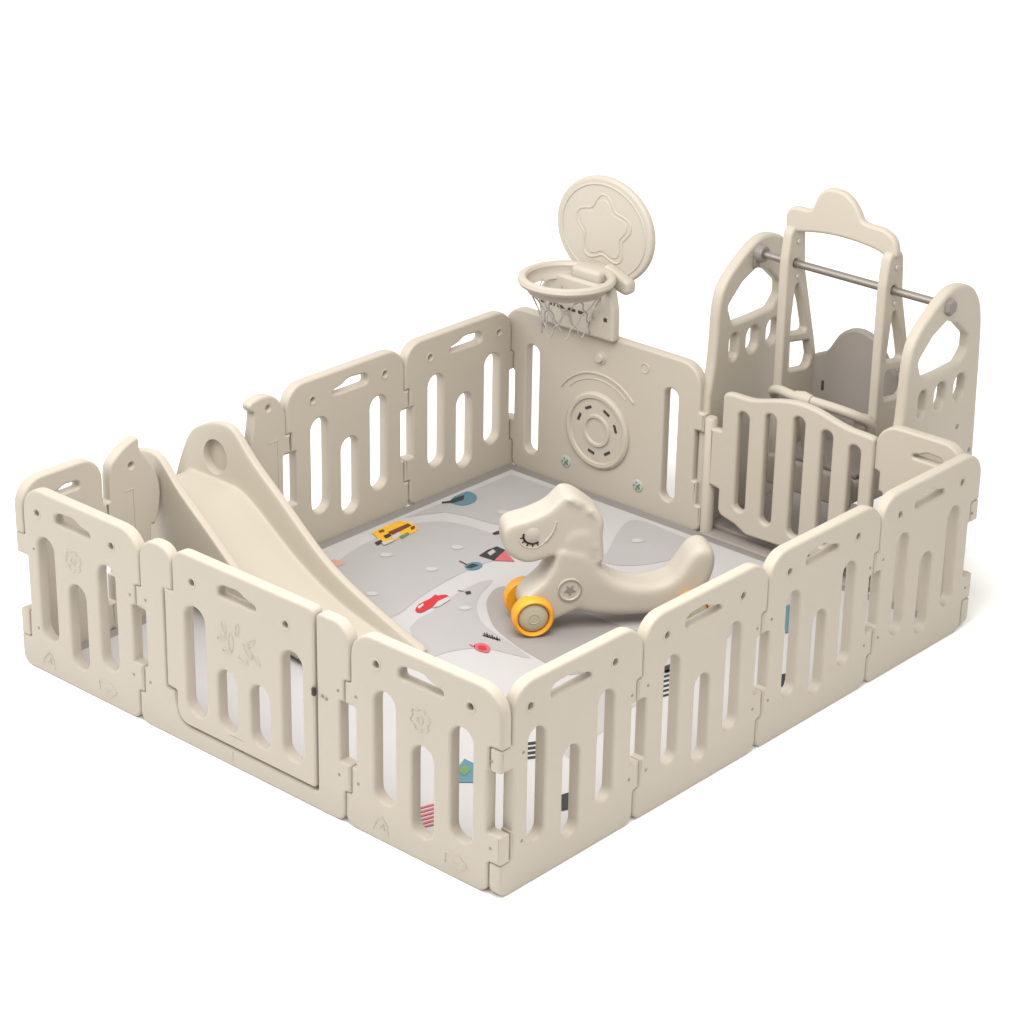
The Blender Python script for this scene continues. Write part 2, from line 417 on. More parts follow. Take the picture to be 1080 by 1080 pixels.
# curved side pieces standing in the fence line
ML = Is @ frame((0, LY - T / 2, 0), (1, 0, 0), (0, -1, 0))
le_ = [(XS0 - .003, 0, .02), (XS0 - .003, .10, .004), (XS0 + .013, .102, .004), (XS0 + .013, ZG0, .004), (XS0 + .026, ZG0, .004), (XS0 + .026, ZG1, .004), (XS0 - .008, ZG1, .004), (XS0 - .008, ZT, .004), (XS0 + .012, ZT, .004)]
ear = [(XS0 + .013, .52), (.345, .560), (.375, .588), (.41, .610), (.452, .623), (.463, .612), (.464, .585), (.478, .562), (.505, .525), (.532, .47), (.541, .42), (.535, .37), (.522, .325), (.510, .310)]
out = rpoly(le_ + spline(ear, 3, False) + [(.497, .318, .004), (.497, 0, .02)])[::-1]
piece = obj('side_piece', [(plate(out, [circ(.426, .538, .009, 14)]), ML, 0), (emboss([[(.395, .46), (.43, .46), (.432, .20)]], T / 2, .002), ML, 0)], cream, sl)
re_ = [(XS1 + .010, 0, .02), (XS1 + .010, ZB, .004), (XS1 - .013, ZB + .002, .004), (XS1 - .013, ZG0, .004), (XS1 - .026, ZG0, .004), (XS1 - .026, ZG1, .004), (XS1 + .008, ZG1, .004), (XS1 + .008, ZT, .004), (XS1 - .012, ZT, .004)]
ear = [(XS1 - .012, .52), (1.070, .556), (1.052, .583), (1.025, .602), (.99, .609), (.955, .606), (.935, .600), (.926, .588), (.932, .572), (.945, .560), (.942, .53), (.935, .49), (.928, .45), (.925, .40)]
out = rpoly([(.925, 0, .02)] + re_ + spline(ear, 3, False))
obj('side_piece', [(plate(out, [circ(1.008, .563, .009, 14)]), ML, 0), (emboss([[(1.005, .44), (1.045, .44), (1.047, .20)]], T / 2, .002), ML, 0)], cream, sl)

# ------------------------------------------------------------------ swing frame with its gate
sw = thing('swing_frame', 'cream swing frame with two house-shaped sides, metal bar and low slatted gate', 'swing set', Tz(2.45, .70, 0))
Iw = sw.matrix_world.inverted()
FT = .042
side = [(2.676, .60), (2.670, .74), (2.660, .86), (2.640, .93), (2.597, .982), (2.535, 1.008), (2.465, 1.010), (2.405, .985), (2.350, .950), (2.300, .912), (2.264, .865), (2.248, .80), (2.244, .70), (2.236, .60), (2.218, .51)]
so = rpoly([(2.215, 0, .03), (2.700, 0, .03), (2.690, .30, .05)] + spline(side, 4, False), .2)
hole = rpoly([(2.300, .805, .02), (2.330, .736, .02), (2.44, .734, .03), (2.552, .738, .025), (2.590, .775, .025), (2.590, .822, .025), (2.52, .880, .025), (2.455, .906, .02), (2.375, .872, .02)], .2)
sh = [slot(2.342, .606, .696, .044), slot(2.447, .606, .696, .064), slot(2.562, .606, .696, .066)]
for yc, face in ((1.06 + FT / 2, 1), (.30 + FT / 2, 0)):
    mm = Iw @ frame((0, yc, 0), (1, 0, 0), (0, -1, 0))
    sp = obj('side_frame', [(plate(so, [hole] + sh, FT, .012, 3), mm, 0)], cream, sw)
    if face:
        obj('bar_socket', [(lathe([(.014, .030), (.026, .030), (.030, .024), (.032, 0)], 28), Iw @ Matrix.Translation((2.45, 1.06, .96)) @ Matrix.Rotation(PI / 2, 4, 'X'), 0),
                           (box(.036, .014, .05, .008), Iw @ Tz(2.438, 1.056, .935), 0)], greyp, sp)
    else:
        obj('bar_cap', [(lathe([(0, .016), (.024, .016), (.029, .010), (.031, 0)], 6), Iw @ Matrix.Translation((2.45, .30, .955)) @ Matrix.Rotation(PI / 2, 4, 'X') @ Matrix.Rotation(.35, 4, 'Z'), 0)], greyp, sp)
        for x, z in ((2.565, .51), (2.57, .435), (2.655, .40)):
            obj('screw_hole', [(lathe([(0, .001), (.009, .001), (.010, -.001)], 12), Iw @ Matrix.Translation((x, .30, z)) @ Matrix.Rotation(PI / 2, 4, 'X'), 0)], pin, sp)
    # tongue that joins the frame to the pen
obj('crossbar', [(tube([[(2.45, 1.05, .96), (2.45, .33, .958)]], .0135, 4), Iw, 0)], metal, sw)
obj('base_board', [(box(.49, .70, .03, .006), Iw @ Tz(2.485, .71, .019), 0), (box(.06, .672, .022, .006), Iw @ Tz(2.205, .703, .013), 0)], taupe, sw)
obj('hinge_post', [(lathe([(0, .44), (.017, .44), (.022, .434), (.022, .003), (0, .003)], 24), Iw @ Tz(2.207, 1.037, 0), 0)], cream, sw)
top = [(.945, .553), (.90, .553), (.852, .557), (.79, .574), (.742, .586), (.69, .594), (.64, .594), (.595, .588), (.555, .578), (.51, .567), (.471, .561), (.43, .559), (.395, .557)]
go = rpoly([(.373, .075, .03), (.86, .062, .03), (.91, .088, .02), (.982, .105, .03), (.982, .196, .004), (1.028, .199, .006), (1.028, .408, .006), (.982, .411, .004), (.982, .549, .03)] + spline(top, 2, False) + [(.373, .554, .03)])
gh = [slot(y, zb, zt, .044) for y, zb, zt in ((.893, .142, .500), (.782, .128, .524), (.668, .118, .546), (.556, .118, .530), (.445, .118, .510))]
obj('swing_gate', [(plate(go, gh, .032, .009), Iw @ frame((2.205, 0, 0), (0, 1, 0), (1, 0, 0)), 0)], cream, sw)

# ------------------------------------------------------------------ swing seat
ss = thing('baby_swing', 'cream baby swing with cloud-shaped top, hanging on the metal bar', 'swing seat', Tz(2.45, .725, .25))
Ix = ss.matrix_world.inverted()
arm = rpoly([(2.405, .22, .03), (2.60, .22, .03), (2.607, .45, .05), (2.611, .57, .05), (2.588, .66, .1), (2.508, .93, .1), (2.494, 1.085, .035), (2.418, 1.095, .035), (2.402, .98, .1)], .2)
ah = [rpoly([(2.440, .712, .012), (2.542, .696, .012), (2.510, .80, .05), (2.474, .885, .012), (2.457, .88, .012)], .3),
      rpoly([(2.440, .578, .02), (2.562, .560, .03), (2.574, .60, .02), (2.556, .660, .015), (2.440, .680, .012)], .3),
      circ(2.45, .96, .0140, 16)]
for yc in (.90 + .02, .51 + .02):
    ar = obj('swing_arm', [(plate(arm, ah,   .036, .008, 2), Ix @ frame((0, yc, 0), (1, 0, 0), (0, -1, 0)), 0)], cream, ss)
    obj('bolt', [(lathe([(0, .003), (.007, .003), (.009, -.001)], 12), Ix @ Matrix.Translation((2.456, yc - .020, 1.035)) @ Matrix.Rotation(PI / 2, 4, 'X'), 0)], cream2, ar)
    obj('bolt', [(lathe([(0, .003), (.007, .003), (.009, -.001)], 12), Ix @ Matrix.Translation((2.46, yc - .020, .912)) @ Matrix.Rotation(PI / 2, 4, 'X'), 0)], cream2, ar)
cl = [(.508, 1.070), (.506, 1.10), (.520, 1.132), (.548, 1.150), (.577, 1.157), (.615, 1.158), (.645, 1.165), (.660, 1.188), (.683, 1.217), (.712, 1.238), (.745, 1.247), (.785, 1.244), (.815, 1.225), (.832, 1.195), (.845, 1.166), (.868, 1.156), (.900, 1.156), (.928, 1.150), (.946, 1.128), (.948, 1.10), (.940, 1.074),
      (.915, 1.064), (.885, 1.074), (.80, 1.088), (.72, 1.092), (.64, 1.088), (.575, 1.078), (.545, 1.066)]
obj('cloud_top', [(plate(spline(cl, 3)[::-1], [], .030, .010, 2), Ix @ frame((2.452, 0, 0), (0, 1, 0), (1, 0, 0)) , 0)], cream, ss)
ring = spline([(2.41, .905, .46), (2.385, .912, .505), (2.355, .895, .535), (2.325, .845, .556), (2.305, .775, .560), (2.305, .70, .562), (2.318, .62, .556), (2.345, .555, .54), (2.385, .522, .51), (2.41, .525, .46)], 5, False)
obj('front_guard', [(tube([ring], .017, 4), Ix, 0), (lathe([(0, .024), (.020, .018), (.026, 0), (.020, -.018), (0, -.024)], 18), Ix @ Tz(2.303, .735, .562) @ Matrix.Rotation(PI / 2, 4, 'X') @ Matrix.Diagonal((1, 1, 1.8, 1)), 0),
                     (lathe([(.016, .026), (.028, .022), (.030, 0), (.028, -.022), (.016, -.026)], 18), Ix @ Matrix.Translation((2.40, .555, .50)) @ Matrix.Rotation(PI / 2, 4, 'X'), 0)], cream, ss)
bo = [(.552, .26), (.552, .50), (.548, .575), (.560, .612), (.595, .640), (.625, .680), (.665, .718), (.715, .734), (.765, .725), (.805, .695), (.83, .655), (.855, .622), (.898, .603), (.912, .57), (.910, .50), (.910, .26)]
bk = plate(rpoly([(a, b, .01) for a, b in spline(bo, 2, False)])[::-1], [], .030, .010, 2)
back = obj('backrest', [(bk, Ix @ frame((2.600, 0, 0), (0, 1, 0), (1, 0, 0)), 0)], taupe, ss)
obj('strap_slot', [(box(.004, .010, .035, .0015), Ix @ Tz(2.5845, .855, .50), 0)], dark, back)
st_ = obj('seat', [(box(.25, .345, .085, .022), Ix @ Tz(2.475, .725, .250), 0), (box(.03, .345, .11, .012), Ix @ Tz(2.352, .725, .255), 0)], cream2, ss)
obj('seat_pad', [(box(.20, .32, .02, .008), Ix @ Tz(2.49, .725, .300), 0)], taupe, st_)
obj('crotch_post', [(tube([spline([(2.36, .725, .29), (2.335, .73, .36), (2.315, .735, .45), (2.305, .735, .55)], 4, False)], .014, 3), Ix, 0)], cream, ss)

# ------------------------------------------------------------------ rocking horse
O = Vector((1.28, 1.02, 0.0126)); Uh = Vector((-.79, .61, 0)).normalized()
Vh = Vector((-Uh.y, Uh.x, 0)); O += Vh * .035
Mh = Matrix(((Uh.x, Vh.x, 0, O.x), (Uh.y, Vh.y, 0, O.y), (0, 0, 1, O.z), (0, 0, 0, 1)))   # local x forward, y to the near side, z up
rh = thing('rocking_horse', 'cream ride-on rocking horse with closed eye and orange wheels on the play mat', 'ride-on toy', Mh)
Fp = Matrix(((1, 0, 0, 0), (0, 0, -1, 0), (0, 1, 0, 0), (0, 0, 0, 1)))   # plate plane (x,y) -> (u,z)
head = spline([(.110, .305), (.111, .336), (.103, .357), (.080, .370), (.030, .382), (-.028, .407), (-.056, .432), (-.078, .451), (-.105, .453), (-.133, .440), (-.166, .414), (-.190, .392), (-.203, .36), (-.199, .32), (-.195, .28), (-.200, .20), (-.17, .10), (-.10, .10), (-.075, .20), (-.066, .248), (-.022, .240), (.026, .229), (.068, .242), (.101, .270)], 3)
body = spline([(-.07, .235), (-.10, .262), (-.15, .262), (-.185, .235), (-.205, .198), (-.245, .160), (-.29, .138), (-.345, .128), (-.395, .132), (-.435, .150), (-.463, .184), (-.488, .224), (-.515, .247), (-.545, .248), (-.568, .230), (-.575, .19), (-.565, .14), (-.540, .095), (-.49, .052), (-.42, .030), (-.33, .024), (-.25, .026), (-.18, .036), (-.12, .055), (-.08, .09)], 3)
leg = rpoly([(-.078, .272, .02), (-.062, .268, .02), (-.046, .213, .03), (-.020, .168, .04), (.050, .108, .03), (.054, .07, .02), (.03, .035, .03), (-.045, .026, .02), (-.075, .040, .03), (-.125, .060, .05), (-.185, .13, .05), (-.175, .22, .05), (-.150, .255, .03)])
rleg = rpoly([(-.44, .13, .03), (-.42, .06, .04), (-.455, .030, .02), (-.53, .030, .02), (-.555, .08, .03), (-.55, .15, .03)])
tmp = obj('tmp', [(plate(head[::-1], [], .114, .014, 2), Fp, 0), (plate(body[::-1], [], .132, .030, 3), Fp, 0), (plate(rpoly([(-.068, .15, .02), (-.066, .31, .04), (-.10, .35, .04), (-.175, .35, .04), (-.198, .28, .04), (-.198, .15, .02)]), [], .124, .030, 3), Fp, 0), (plate(leg, [], .134, .010, 2), Fp, 0), (plate(rleg, [], .122, .016, 2), Fp, 0),
                  (plate(spline([(-.148, .418), (-.188, .392), (-.208, .355), (-.206, .30), (-.212, .24), (-.200, .205), (-.182, .24), (-.174, .30), (-.170, .345), (-.156, .385)], 3)[::-1], [], .126, .020, 2), Fp, 0),
                  (plate(spline([(-.074, .452), (-.108, .453), (-.142, .430), (-.136, .402), (-.110, .408), (-.084, .430)], 3)[::-1], [], .126, .020, 2), Fp, 0)], cream)
hm = tmp.data; D.objects.remove(tmp)
hm = evalmods(hm, [('REMESH', dict(mode='VOXEL', voxel_size=.0045, use_smooth_shade=True)), ('CORRECTIVE_SMOOTH', dict(factor=.6, iterations=9, use_only_smooth=True))])
for p in hm.polygons: p.use_smooth = True
hb = obj('body', [(hm, I4, 0)], cream2, rh, Tz(0, 0, .012))
def arc(cx, cz, r, a0, a1, n, y, rz=None):
    rz = rz or r
    return [(cx + r * math.cos(math.radians(a0 + (a1 - a0) * k / n)), y, cz + rz * math.sin(math.radians(a0 + (a1 - a0) * k / n))) for k in range(n + 1)]
for sy in (1, -1):
    ye = .0572 * sy
    cx, cz = .020, .326
    ey = obj('eye', [(tube([arc(cx, cz, .030, 20, -128, 14, ye, .026)], .0034, 2), I4, 0)] + [
        (tube([[(cx + .030 * math.cos(a), ye, cz + .026 * math.sin(a)), (cx + .041 * math.cos(a), ye, cz + .037 * math.sin(a))]], .0022, 1), I4, 0) for a in [math.radians(q) for q in (-8, -34, -62, -90, -116)]], lash, hb)
    obj('eyelid', [(lathe([(0, .003), (.022, .002), (.029, -.002)], 24), Matrix.Translation((cx, ye - .001 * sy, cz + .004)) @ Matrix.Rotation(-PI / 2 * sy, 4, 'X'), 0)], cream2, hb)
    obj('eye_rim', [(tube([arc(cx, cz, .046, -15, -150, 14, ye - .001 * sy, .041)], .003, 1), I4, 0)], cream2, hb)
    obj('brow_line', [(tube([spline([(cx - .040, ye, cz - .021), (cx - .054, ye, cz - .004), (cx - .066, ye, cz + .018), (cx - .073, ye, cz + .046)], 4, False)], .0042, 2), I4, 0)], cream2, hb)
    mm = Matrix.Translation((-.100, .0670 * sy, .136)) @ Matrix.Rotation(-PI / 2 * sy, 4, 'X')
    md = obj('medallion', [(lathe([(0, .001), (.030, .001), (.033, .004), (.039, .004), (.042, -.003)], 32), mm, 0)], cream2, hb)
    obj('star', [(plate([((.020 if k % 2 == 0 else .0095) * math.cos(k * PI / 5 + PI / 2), (.020 if k % 2 == 0 else .0095) * math.sin(k * PI / 5 + PI / 2)) for k in range(10)], [], .005, .001, 1), mm @ Tz(0, 0, .001), 0),
                 (tube([circ(0, 0, .036, 28)], .0016, 1, True), mm @ Tz(0, 0, .0042), 0)], pin, md)
    for xw, rw in ((.018, .067), (-.500, .060)):
        mw = Matrix.Translation((xw, .062 * sy if xw > 0 else .074 * sy, rw)) @ Matrix.Rotation(-PI / 2 * sy, 4, 'X')
        s = rw / .07
        wl = obj('wheel', [(lathe([(.052 * s, .012), (.054 * s, .030), (.060 * s, .034), (.066 * s, .030), (.070 * s, .020), (.070 * s, -.010), (.066 * s, -.016), (.03 * s, -.016)], 48), mw, 0)], orange, rh)
        obj('hub_cap', [(lathe([(0, .030), (.030 * s, .029), (.046 * s, .025), (.052 * s, .018), (.0535 * s, .008)], 40), mw, 0),
                        (tube([circ(0, 0, .018 * s, 20)], .0016, 1, True), mw @ Tz(0, 0, .030), 0)], hub, wl)

# ------------------------------------------------------------------ play mat with its prints
Z0 = .0125
def sheet(pts, z):
    cu = D.curves.new('c', 'CURVE'); cu.dimensions = '2D'; cu.fill_mode = 'BOTH'
    s = cu.splines.new('POLY'); s.points.add(len(pts) - 1); s.use_cyclic_u = True
    for i, q in enumerate(pts): s.points[i].co = (q[0], q[1], 0, 1)
    me = _tomesh(cu); me.transform(Matrix.Translation((0, 0, z)))
    if me.polygons and me.polygons[0].normal.z < 0: me.flip_normals()
    return me
MATS = [mat_edge, mat_white, mat_grey, mat_grey2, p_blue, p_red, p_pink, p_yel, p_brown, p_green, p_dark, p_peach]
EDGE, WHT, GRY, TPE, BLU, RED, PNK, YEL, BRN, GRN, DRK, PCH = range(12)
mx0, mx1, my0, my1 = .050, LX - T - .004, .050, LY - T - .004
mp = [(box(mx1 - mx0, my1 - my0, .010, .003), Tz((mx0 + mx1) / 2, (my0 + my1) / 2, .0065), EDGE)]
b = .045
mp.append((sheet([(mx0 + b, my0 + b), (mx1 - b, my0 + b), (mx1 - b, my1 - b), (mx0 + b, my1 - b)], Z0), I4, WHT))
PRINTS = [
    ([(1.574,1.868),(1.773,1.861),(2.117,1.86),(2.13,1.51),(1.975,1.462),(1.822,1.494),(1.772,1.546),(1.746,1.619),(1.734,1.712),(1.707,1.799),(1.632,1.842)], 0.0135, 2),
    ([(1.072,1.745),(1.097,1.766),(1.126,1.771),(1.155,1.776),(1.179,1.785),(1.202,1.793),(1.234,1.802),(1.287,1.811),(1.349,1.819),(1.404,1.826),(1.442,1.829),(1.471,1.831),(1.5,1.828),(1.53,1.821),(1.559,1.811),(1.585,1.797),(1.609,1.782),(1.63,1.764),(1.648,1.744),(1.66,1.721),(1.668,1.697),(1.675,1.67),(1.68,1.64),(1.683,1.607),(1.686,1.578),(1.688,1.554),(1.691,1.532),(1.695,1.512),(1.707,1.494),(1.721,1.478),(1.724,1.459),(1.71,1.436),(1.685,1.41),(1.659,1.393),(1.635,1.389),(1.609,1.392),(1.582,1.397),(1.553,1.402),(1.523,1.409),(1.492,1.414),(1.461,1.417),(1.43,1.419),(1.395,1.419),(1.356,1.418),(1.315,1.415),(1.271,1.411),(1.226,1.405),(1.18,1.397),(1.135,1.388),(1.091,1.375),(1.048,1.361),(1.013,1.355),(0.986,1.356),(0.967,1.364),(0.961,1.389),(0.975,1.44),(1.001,1.507),(1.026,1.574),(1.041,1.637),(1.054,1.698)], 0.0135, 2),
    ([(0.97,1.262),(1.034,1.287),(1.102,1.292),(1.169,1.309),(1.237,1.323),(1.308,1.33),(1.368,1.331),(1.403,1.321),(1.412,1.307),(1.383,1.293),(1.339,1.278),(1.299,1.261),(1.259,1.238),(1.222,1.206),(1.19,1.17),(1.166,1.137),(1.146,1.098),(1.13,1.04),(1.115,0.976),(1.096,0.899),(1.079,0.844),(1.068,0.86),(1.057,0.904),(1.043,0.957),(1.019,1.01),(0.973,1.041),(0.924,1.062),(0.882,1.067),(0.864,1.087),(0.905,1.174)], 0.0135, 2),
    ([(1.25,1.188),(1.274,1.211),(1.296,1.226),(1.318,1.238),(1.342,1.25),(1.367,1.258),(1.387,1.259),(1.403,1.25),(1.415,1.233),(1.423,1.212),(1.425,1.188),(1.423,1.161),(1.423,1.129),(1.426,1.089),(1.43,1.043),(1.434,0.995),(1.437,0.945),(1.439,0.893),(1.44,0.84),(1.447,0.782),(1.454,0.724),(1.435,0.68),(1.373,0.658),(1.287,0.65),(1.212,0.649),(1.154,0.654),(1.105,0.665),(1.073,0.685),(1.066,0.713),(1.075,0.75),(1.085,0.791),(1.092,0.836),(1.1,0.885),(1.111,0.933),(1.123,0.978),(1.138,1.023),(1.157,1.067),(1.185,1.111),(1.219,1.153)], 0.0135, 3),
    ([(1.78,1.159),(1.79,1.165),(1.806,1.165),(1.838,1.174),(1.896,1.205),(1.971,1.245),(2.034,1.274),(2.075,1.287),(2.103,1.289),(2.122,1.275),(2.13,1.239),(2.128,1.188),(2.123,1.136),(2.121,1.082),(2.116,1.027),(2.103,0.987),(2.077,0.972),(2.043,0.972),(2.009,0.975),(1.978,0.978),(1.948,0.984),(1.919,0.992),(1.891,1.003),(1.864,1.016),(1.84,1.031),(1.818,1.048),(1.799,1.067),(1.785,1.088),(1.777,1.113),(1.775,1.139)], 0.0135, 2),
    ([(2.13,0.495),(1.988,0.417),(1.86,0.551),(1.559,0.473),(1.236,0.442),(0.95,0.393),(0.681,0.346),(0.751,0.517),(1.116,0.568),(1.581,0.643),(2.092,0.725)], 0.0135, 2),
    ([(1.324,1.682),(1.312,1.681),(1.3,1.684),(1.291,1.693),(1.288,1.705),(1.295,1.712),(1.302,1.719),(1.314,1.716),(1.323,1.706),(1.326,1.695)], 0.015, 1),
    ([(1.077,1.505),(1.065,1.505),(1.054,1.508),(1.046,1.517),(1.043,1.528),(1.049,1.534),(1.056,1.541),(1.067,1.538),(1.075,1.529),(1.078,1.517)], 0.015, 1),
    ([(1.86,1.636),(1.846,1.635),(1.834,1.638),(1.825,1.648),(1.822,1.66),(1.83,1.667),(1.838,1.674),(1.85,1.671),(1.859,1.661),(1.862,1.649)], 0.015, 1),
    ([(1.209,1.215),(1.197,1.215),(1.187,1.218),(1.178,1.227),(1.175,1.238),(1.182,1.244),(1.188,1.25),(1.199,1.247),(1.208,1.238),(1.211,1.227)], 0.015, 1),
    ([(1.535,1.551),(1.522,1.55),(1.51,1.553),(1.501,1.563),(1.499,1.574),(1.506,1.581),(1.513,1.588),(1.525,1.585),(1.534,1.575),(1.536,1.564)], 0.015, 1),
    ([(2.001,1.144),(1.988,1.144),(1.976,1.147),(1.967,1.157),(1.964,1.168),(1.972,1.175),(1.98,1.181),(1.992,1.178),(2.001,1.168),(2.004,1.157)], 0.015, 1),
    ([(1.349,1.495),(1.336,1.494),(1.325,1.497),(1.316,1.506),(1.313,1.518),(1.32,1.524),(1.327,1.531),(1.339,1.527),(1.347,1.518),(1.35,1.507)], 0.015, 1),
    ([(1.929,1.564),(1.915,1.563),(1.903,1.567),(1.894,1.576),(1.891,1.588),(1.899,1.595),(1.907,1.602),(1.919,1.599),(1.928,1.589),(1.931,1.577)], 0.015, 1),
    ([(1.782,1.847),(1.799,1.859),(1.824,1.868),(1.847,1.868),(1.864,1.868),(1.879,1.868),(1.889,1.868),(1.894,1.858),(1.894,1.843),(1.891,1.83),(1.885,1.817),(1.876,1.806),(1.865,1.796),(1.851,1.789),(1.836,1.784),(1.821,1.783),(1.806,1.784),(1.793,1.789),(1.783,1.798),(1.778,1.812),(1.776,1.831)], 0.015, 4),
    ([(1.764,1.849),(1.816,1.856),(1.857,1.849),(1.824,1.823),(1.781,1.832)], 0.0162, 10),
    ([(1.761,1.868),(1.79,1.85),(1.778,1.839),(1.749,1.857)], 0.015, 10),
    ([(1.425,1.447),(1.436,1.451),(1.45,1.453),(1.462,1.451),(1.471,1.447),(1.477,1.441),(1.48,1.433),(1.48,1.425),(1.478,1.416),(1.472,1.409),(1.463,1.404),(1.451,1.401),(1.439,1.4),(1.429,1.403),(1.42,1.408),(1.414,1.416),(1.414,1.426),(1.418,1.438)], 0.015, 4),
    ([(1.42,1.438),(1.457,1.442),(1.462,1.416),(1.428,1.419)], 0.0162, 10),
    ([(1.447,1.489),(1.443,1.45),(1.435,1.448),(1.439,1.486)], 0.015, 8),
    ([(1.4,1.859),(1.461,1.864),(1.537,1.865),(1.553,1.826),(1.545,1.777),(1.51,1.756),(1.452,1.76),(1.372,1.753),(1.363,1.785),(1.386,1.817)], 0.015, 7),
    ([(1.442,1.822),(1.541,1.823),(1.539,1.802),(1.437,1.794)], 0.0162, 8),
    ([(1.421,1.788),(1.467,1.797),(1.459,1.771),(1.413,1.762)], 0.0162, 1),
    ([(1.409,1.812),(1.441,1.812),(1.429,1.791),(1.399,1.789)], 0.0162, 10),
    ([(1.441,1.767),(1.49,1.773),(1.483,1.758),(1.437,1.749)], 0.0162, 9),
    ([(1.35,1.795),(1.382,1.795),(1.37,1.774),(1.34,1.772)], 0.0162, 10),
    ([(1.425,1.851),(1.448,1.851),(1.441,1.835),(1.419,1.836)], 0.0162, 8),
    ([(1.525,1.794),(1.545,1.795),(1.53,1.777),(1.51,1.775)], 0.0162, 8),
    ([(1.364,1.777),(1.422,1.761),(1.396,1.754),(1.354,1.754)], 0.0174, 1),
    ([(1.519,1.469),(1.572,1.479),(1.617,1.476),(1.615,1.435),(1.526,1.407)], 0.015, 10),
    ([(1.554,1.462),(1.589,1.468),(1.579,1.446),(1.543,1.439)], 0.0162, 2),
    ([(1.522,1.411),(1.609,1.43),(1.569,1.351)], 0.015, 6),
    ([(1.687,1.561),(1.722,1.558),(1.699,1.537),(1.68,1.546)], 0.015, 10),
    ([(1.073,1.337),(1.09,1.348),(1.112,1.357),(1.136,1.359),(1.159,1.359),(1.173,1.361),(1.187,1.36),(1.207,1.354),(1.223,1.343),(1.223,1.331),(1.216,1.32),(1.204,1.313),(1.187,1.31),(1.163,1.311),(1.136,1.312),(1.107,1.31),(1.082,1.308),(1.07,1.31),(1.065,1.316),(1.066,1.326)], 0.015, 5),
    ([(1.168,1.326),(1.217,1.325),(1.206,1.306),(1.147,1.297),(1.12,1.305)], 0.0162, 1),
    ([(1.091,1.345),(1.124,1.351),(1.116,1.34),(1.085,1.331)], 0.0162, 1),
    ([(1.176,1.363),(1.2,1.369),(1.201,1.357),(1.186,1.352)], 0.0146, 5),
    ([(1.281,1.313),(1.299,1.305),(1.286,1.288),(1.27,1.294)], 0.015, 10),
    ([(1.276,1.339),(1.284,1.32),(1.279,1.316),(1.271,1.334)], 0.015, 9),
    ([(1.1,1.064),(1.108,1.066),(1.099,1.053),(1.093,1.05)], 0.015, 10),
    ([(1.101,1.054),(1.115,1.062),(1.1,1.043),(1.087,1.034)], 0.015, 10),
    ([(1.101,1.043),(1.109,1.045),(1.1,1.033),(1.094,1.03)], 0.015, 10),
    ([(1.102,1.033),(1.116,1.042),(1.101,1.023),(1.088,1.014)], 0.015, 10),
    ([(1.102,1.023),(1.109,1.025),(1.101,1.013),(1.095,1.01)], 0.015, 10),
    ([(1.103,1.013),(1.117,1.022),(1.102,1.003),(1.089,0.994)], 0.015, 10),
    ([(1.103,1.003),(1.11,1.005),(1.102,0.993),(1.096,0.99)], 0.015, 10),
    ([(1.093,1.061),(1.104,1.002),(1.097,0.996),(1.086,1.055)], 0.015, 10),
    ([(1.021,1.032),(1.029,1.033),(1.037,1.031),(1.043,1.028),(1.047,1.023),(1.05,1.017),(1.051,1.01),(1.05,1.001),(1.047,0.991),(1.042,0.982),(1.033,0.974),(1.022,0.967),(1.014,0.964),(1.008,0.968),(1.004,0.977),(1.002,0.986),(1.001,0.994),(1.002,1.003),(1.004,1.012),(1.008,1.02),(1.015,1.027)], 0.015, 6),
    ([(1.016,1.047),(1.018,1.025),(1.011,1.018),(1.008,1.036)], 0.015, 6),
    ([(1.023,1.017),(1.032,1.012),(1.037,1.002),(1.031,0.989),(1.022,0.98),(1.013,0.985),(1.008,0.995),(1.014,1.008)], 0.0162, 5),
    ([(1.132,1.806),(1.146,1.807),(1.16,1.799),(1.169,1.777),(1.17,1.755),(1.155,1.747),(1.136,1.748),(1.126,1.758),(1.122,1.773),(1.124,1.792)], 0.015, 11),
    ([(2.104,1.004),(2.127,1.002),(2.105,0.981),(2.088,0.988)], 0.015, 8),
    ([(0.354,0.489),(0.417,0.54),(0.472,0.562),(0.47,0.524),(0.391,0.45)], 0.015, 4),
    ([(0.407,0.531),(0.446,0.538),(0.435,0.502),(0.398,0.494)], 0.0162, 9),
    ([(0.178,0.469),(0.24,0.448),(0.233,0.441),(0.171,0.462)], 0.015, 6),
    ([(0.162,0.454),(0.225,0.433),(0.217,0.426),(0.155,0.447)], 0.015, 6),
    ([(0.147,0.439),(0.209,0.418),(0.201,0.411),(0.14,0.432)], 0.015, 6),
    ([(0.132,0.424),(0.193,0.403),(0.186,0.396),(0.124,0.417)], 0.015, 6),
    ([(0.116,0.409),(0.178,0.389),(0.17,0.382),(0.109,0.402)], 0.015, 6),
    ([(0.105,0.395),(0.162,0.374),(0.155,0.367),(0.105,0.388)], 0.015, 6),
    ([(0.667,0.495),(0.722,0.462),(0.711,0.452),(0.656,0.485)], 0.015, 10),
    ([(0.646,0.476),(0.7,0.443),(0.69,0.434),(0.635,0.467)], 0.015, 10),
    ([(0.625,0.457),(0.679,0.425),(0.669,0.415),(0.615,0.448)], 0.015, 10),
    ([(0.604,0.439),(0.658,0.406),(0.648,0.397),(0.594,0.43)], 0.015, 10),
    ([(0.509,0.226),(0.569,0.208),(0.498,0.146),(0.442,0.168)], 0.015, 10),
    ([(1.288,0.492),(1.349,0.474),(1.339,0.466),(1.278,0.484)], 0.015, 10),
    ([(1.263,0.472),(1.324,0.454),(1.314,0.446),(1.254,0.464)], 0.015, 10),
    ([(1.239,0.453),(1.3,0.434),(1.29,0.427),(1.229,0.445)], 0.015, 10),
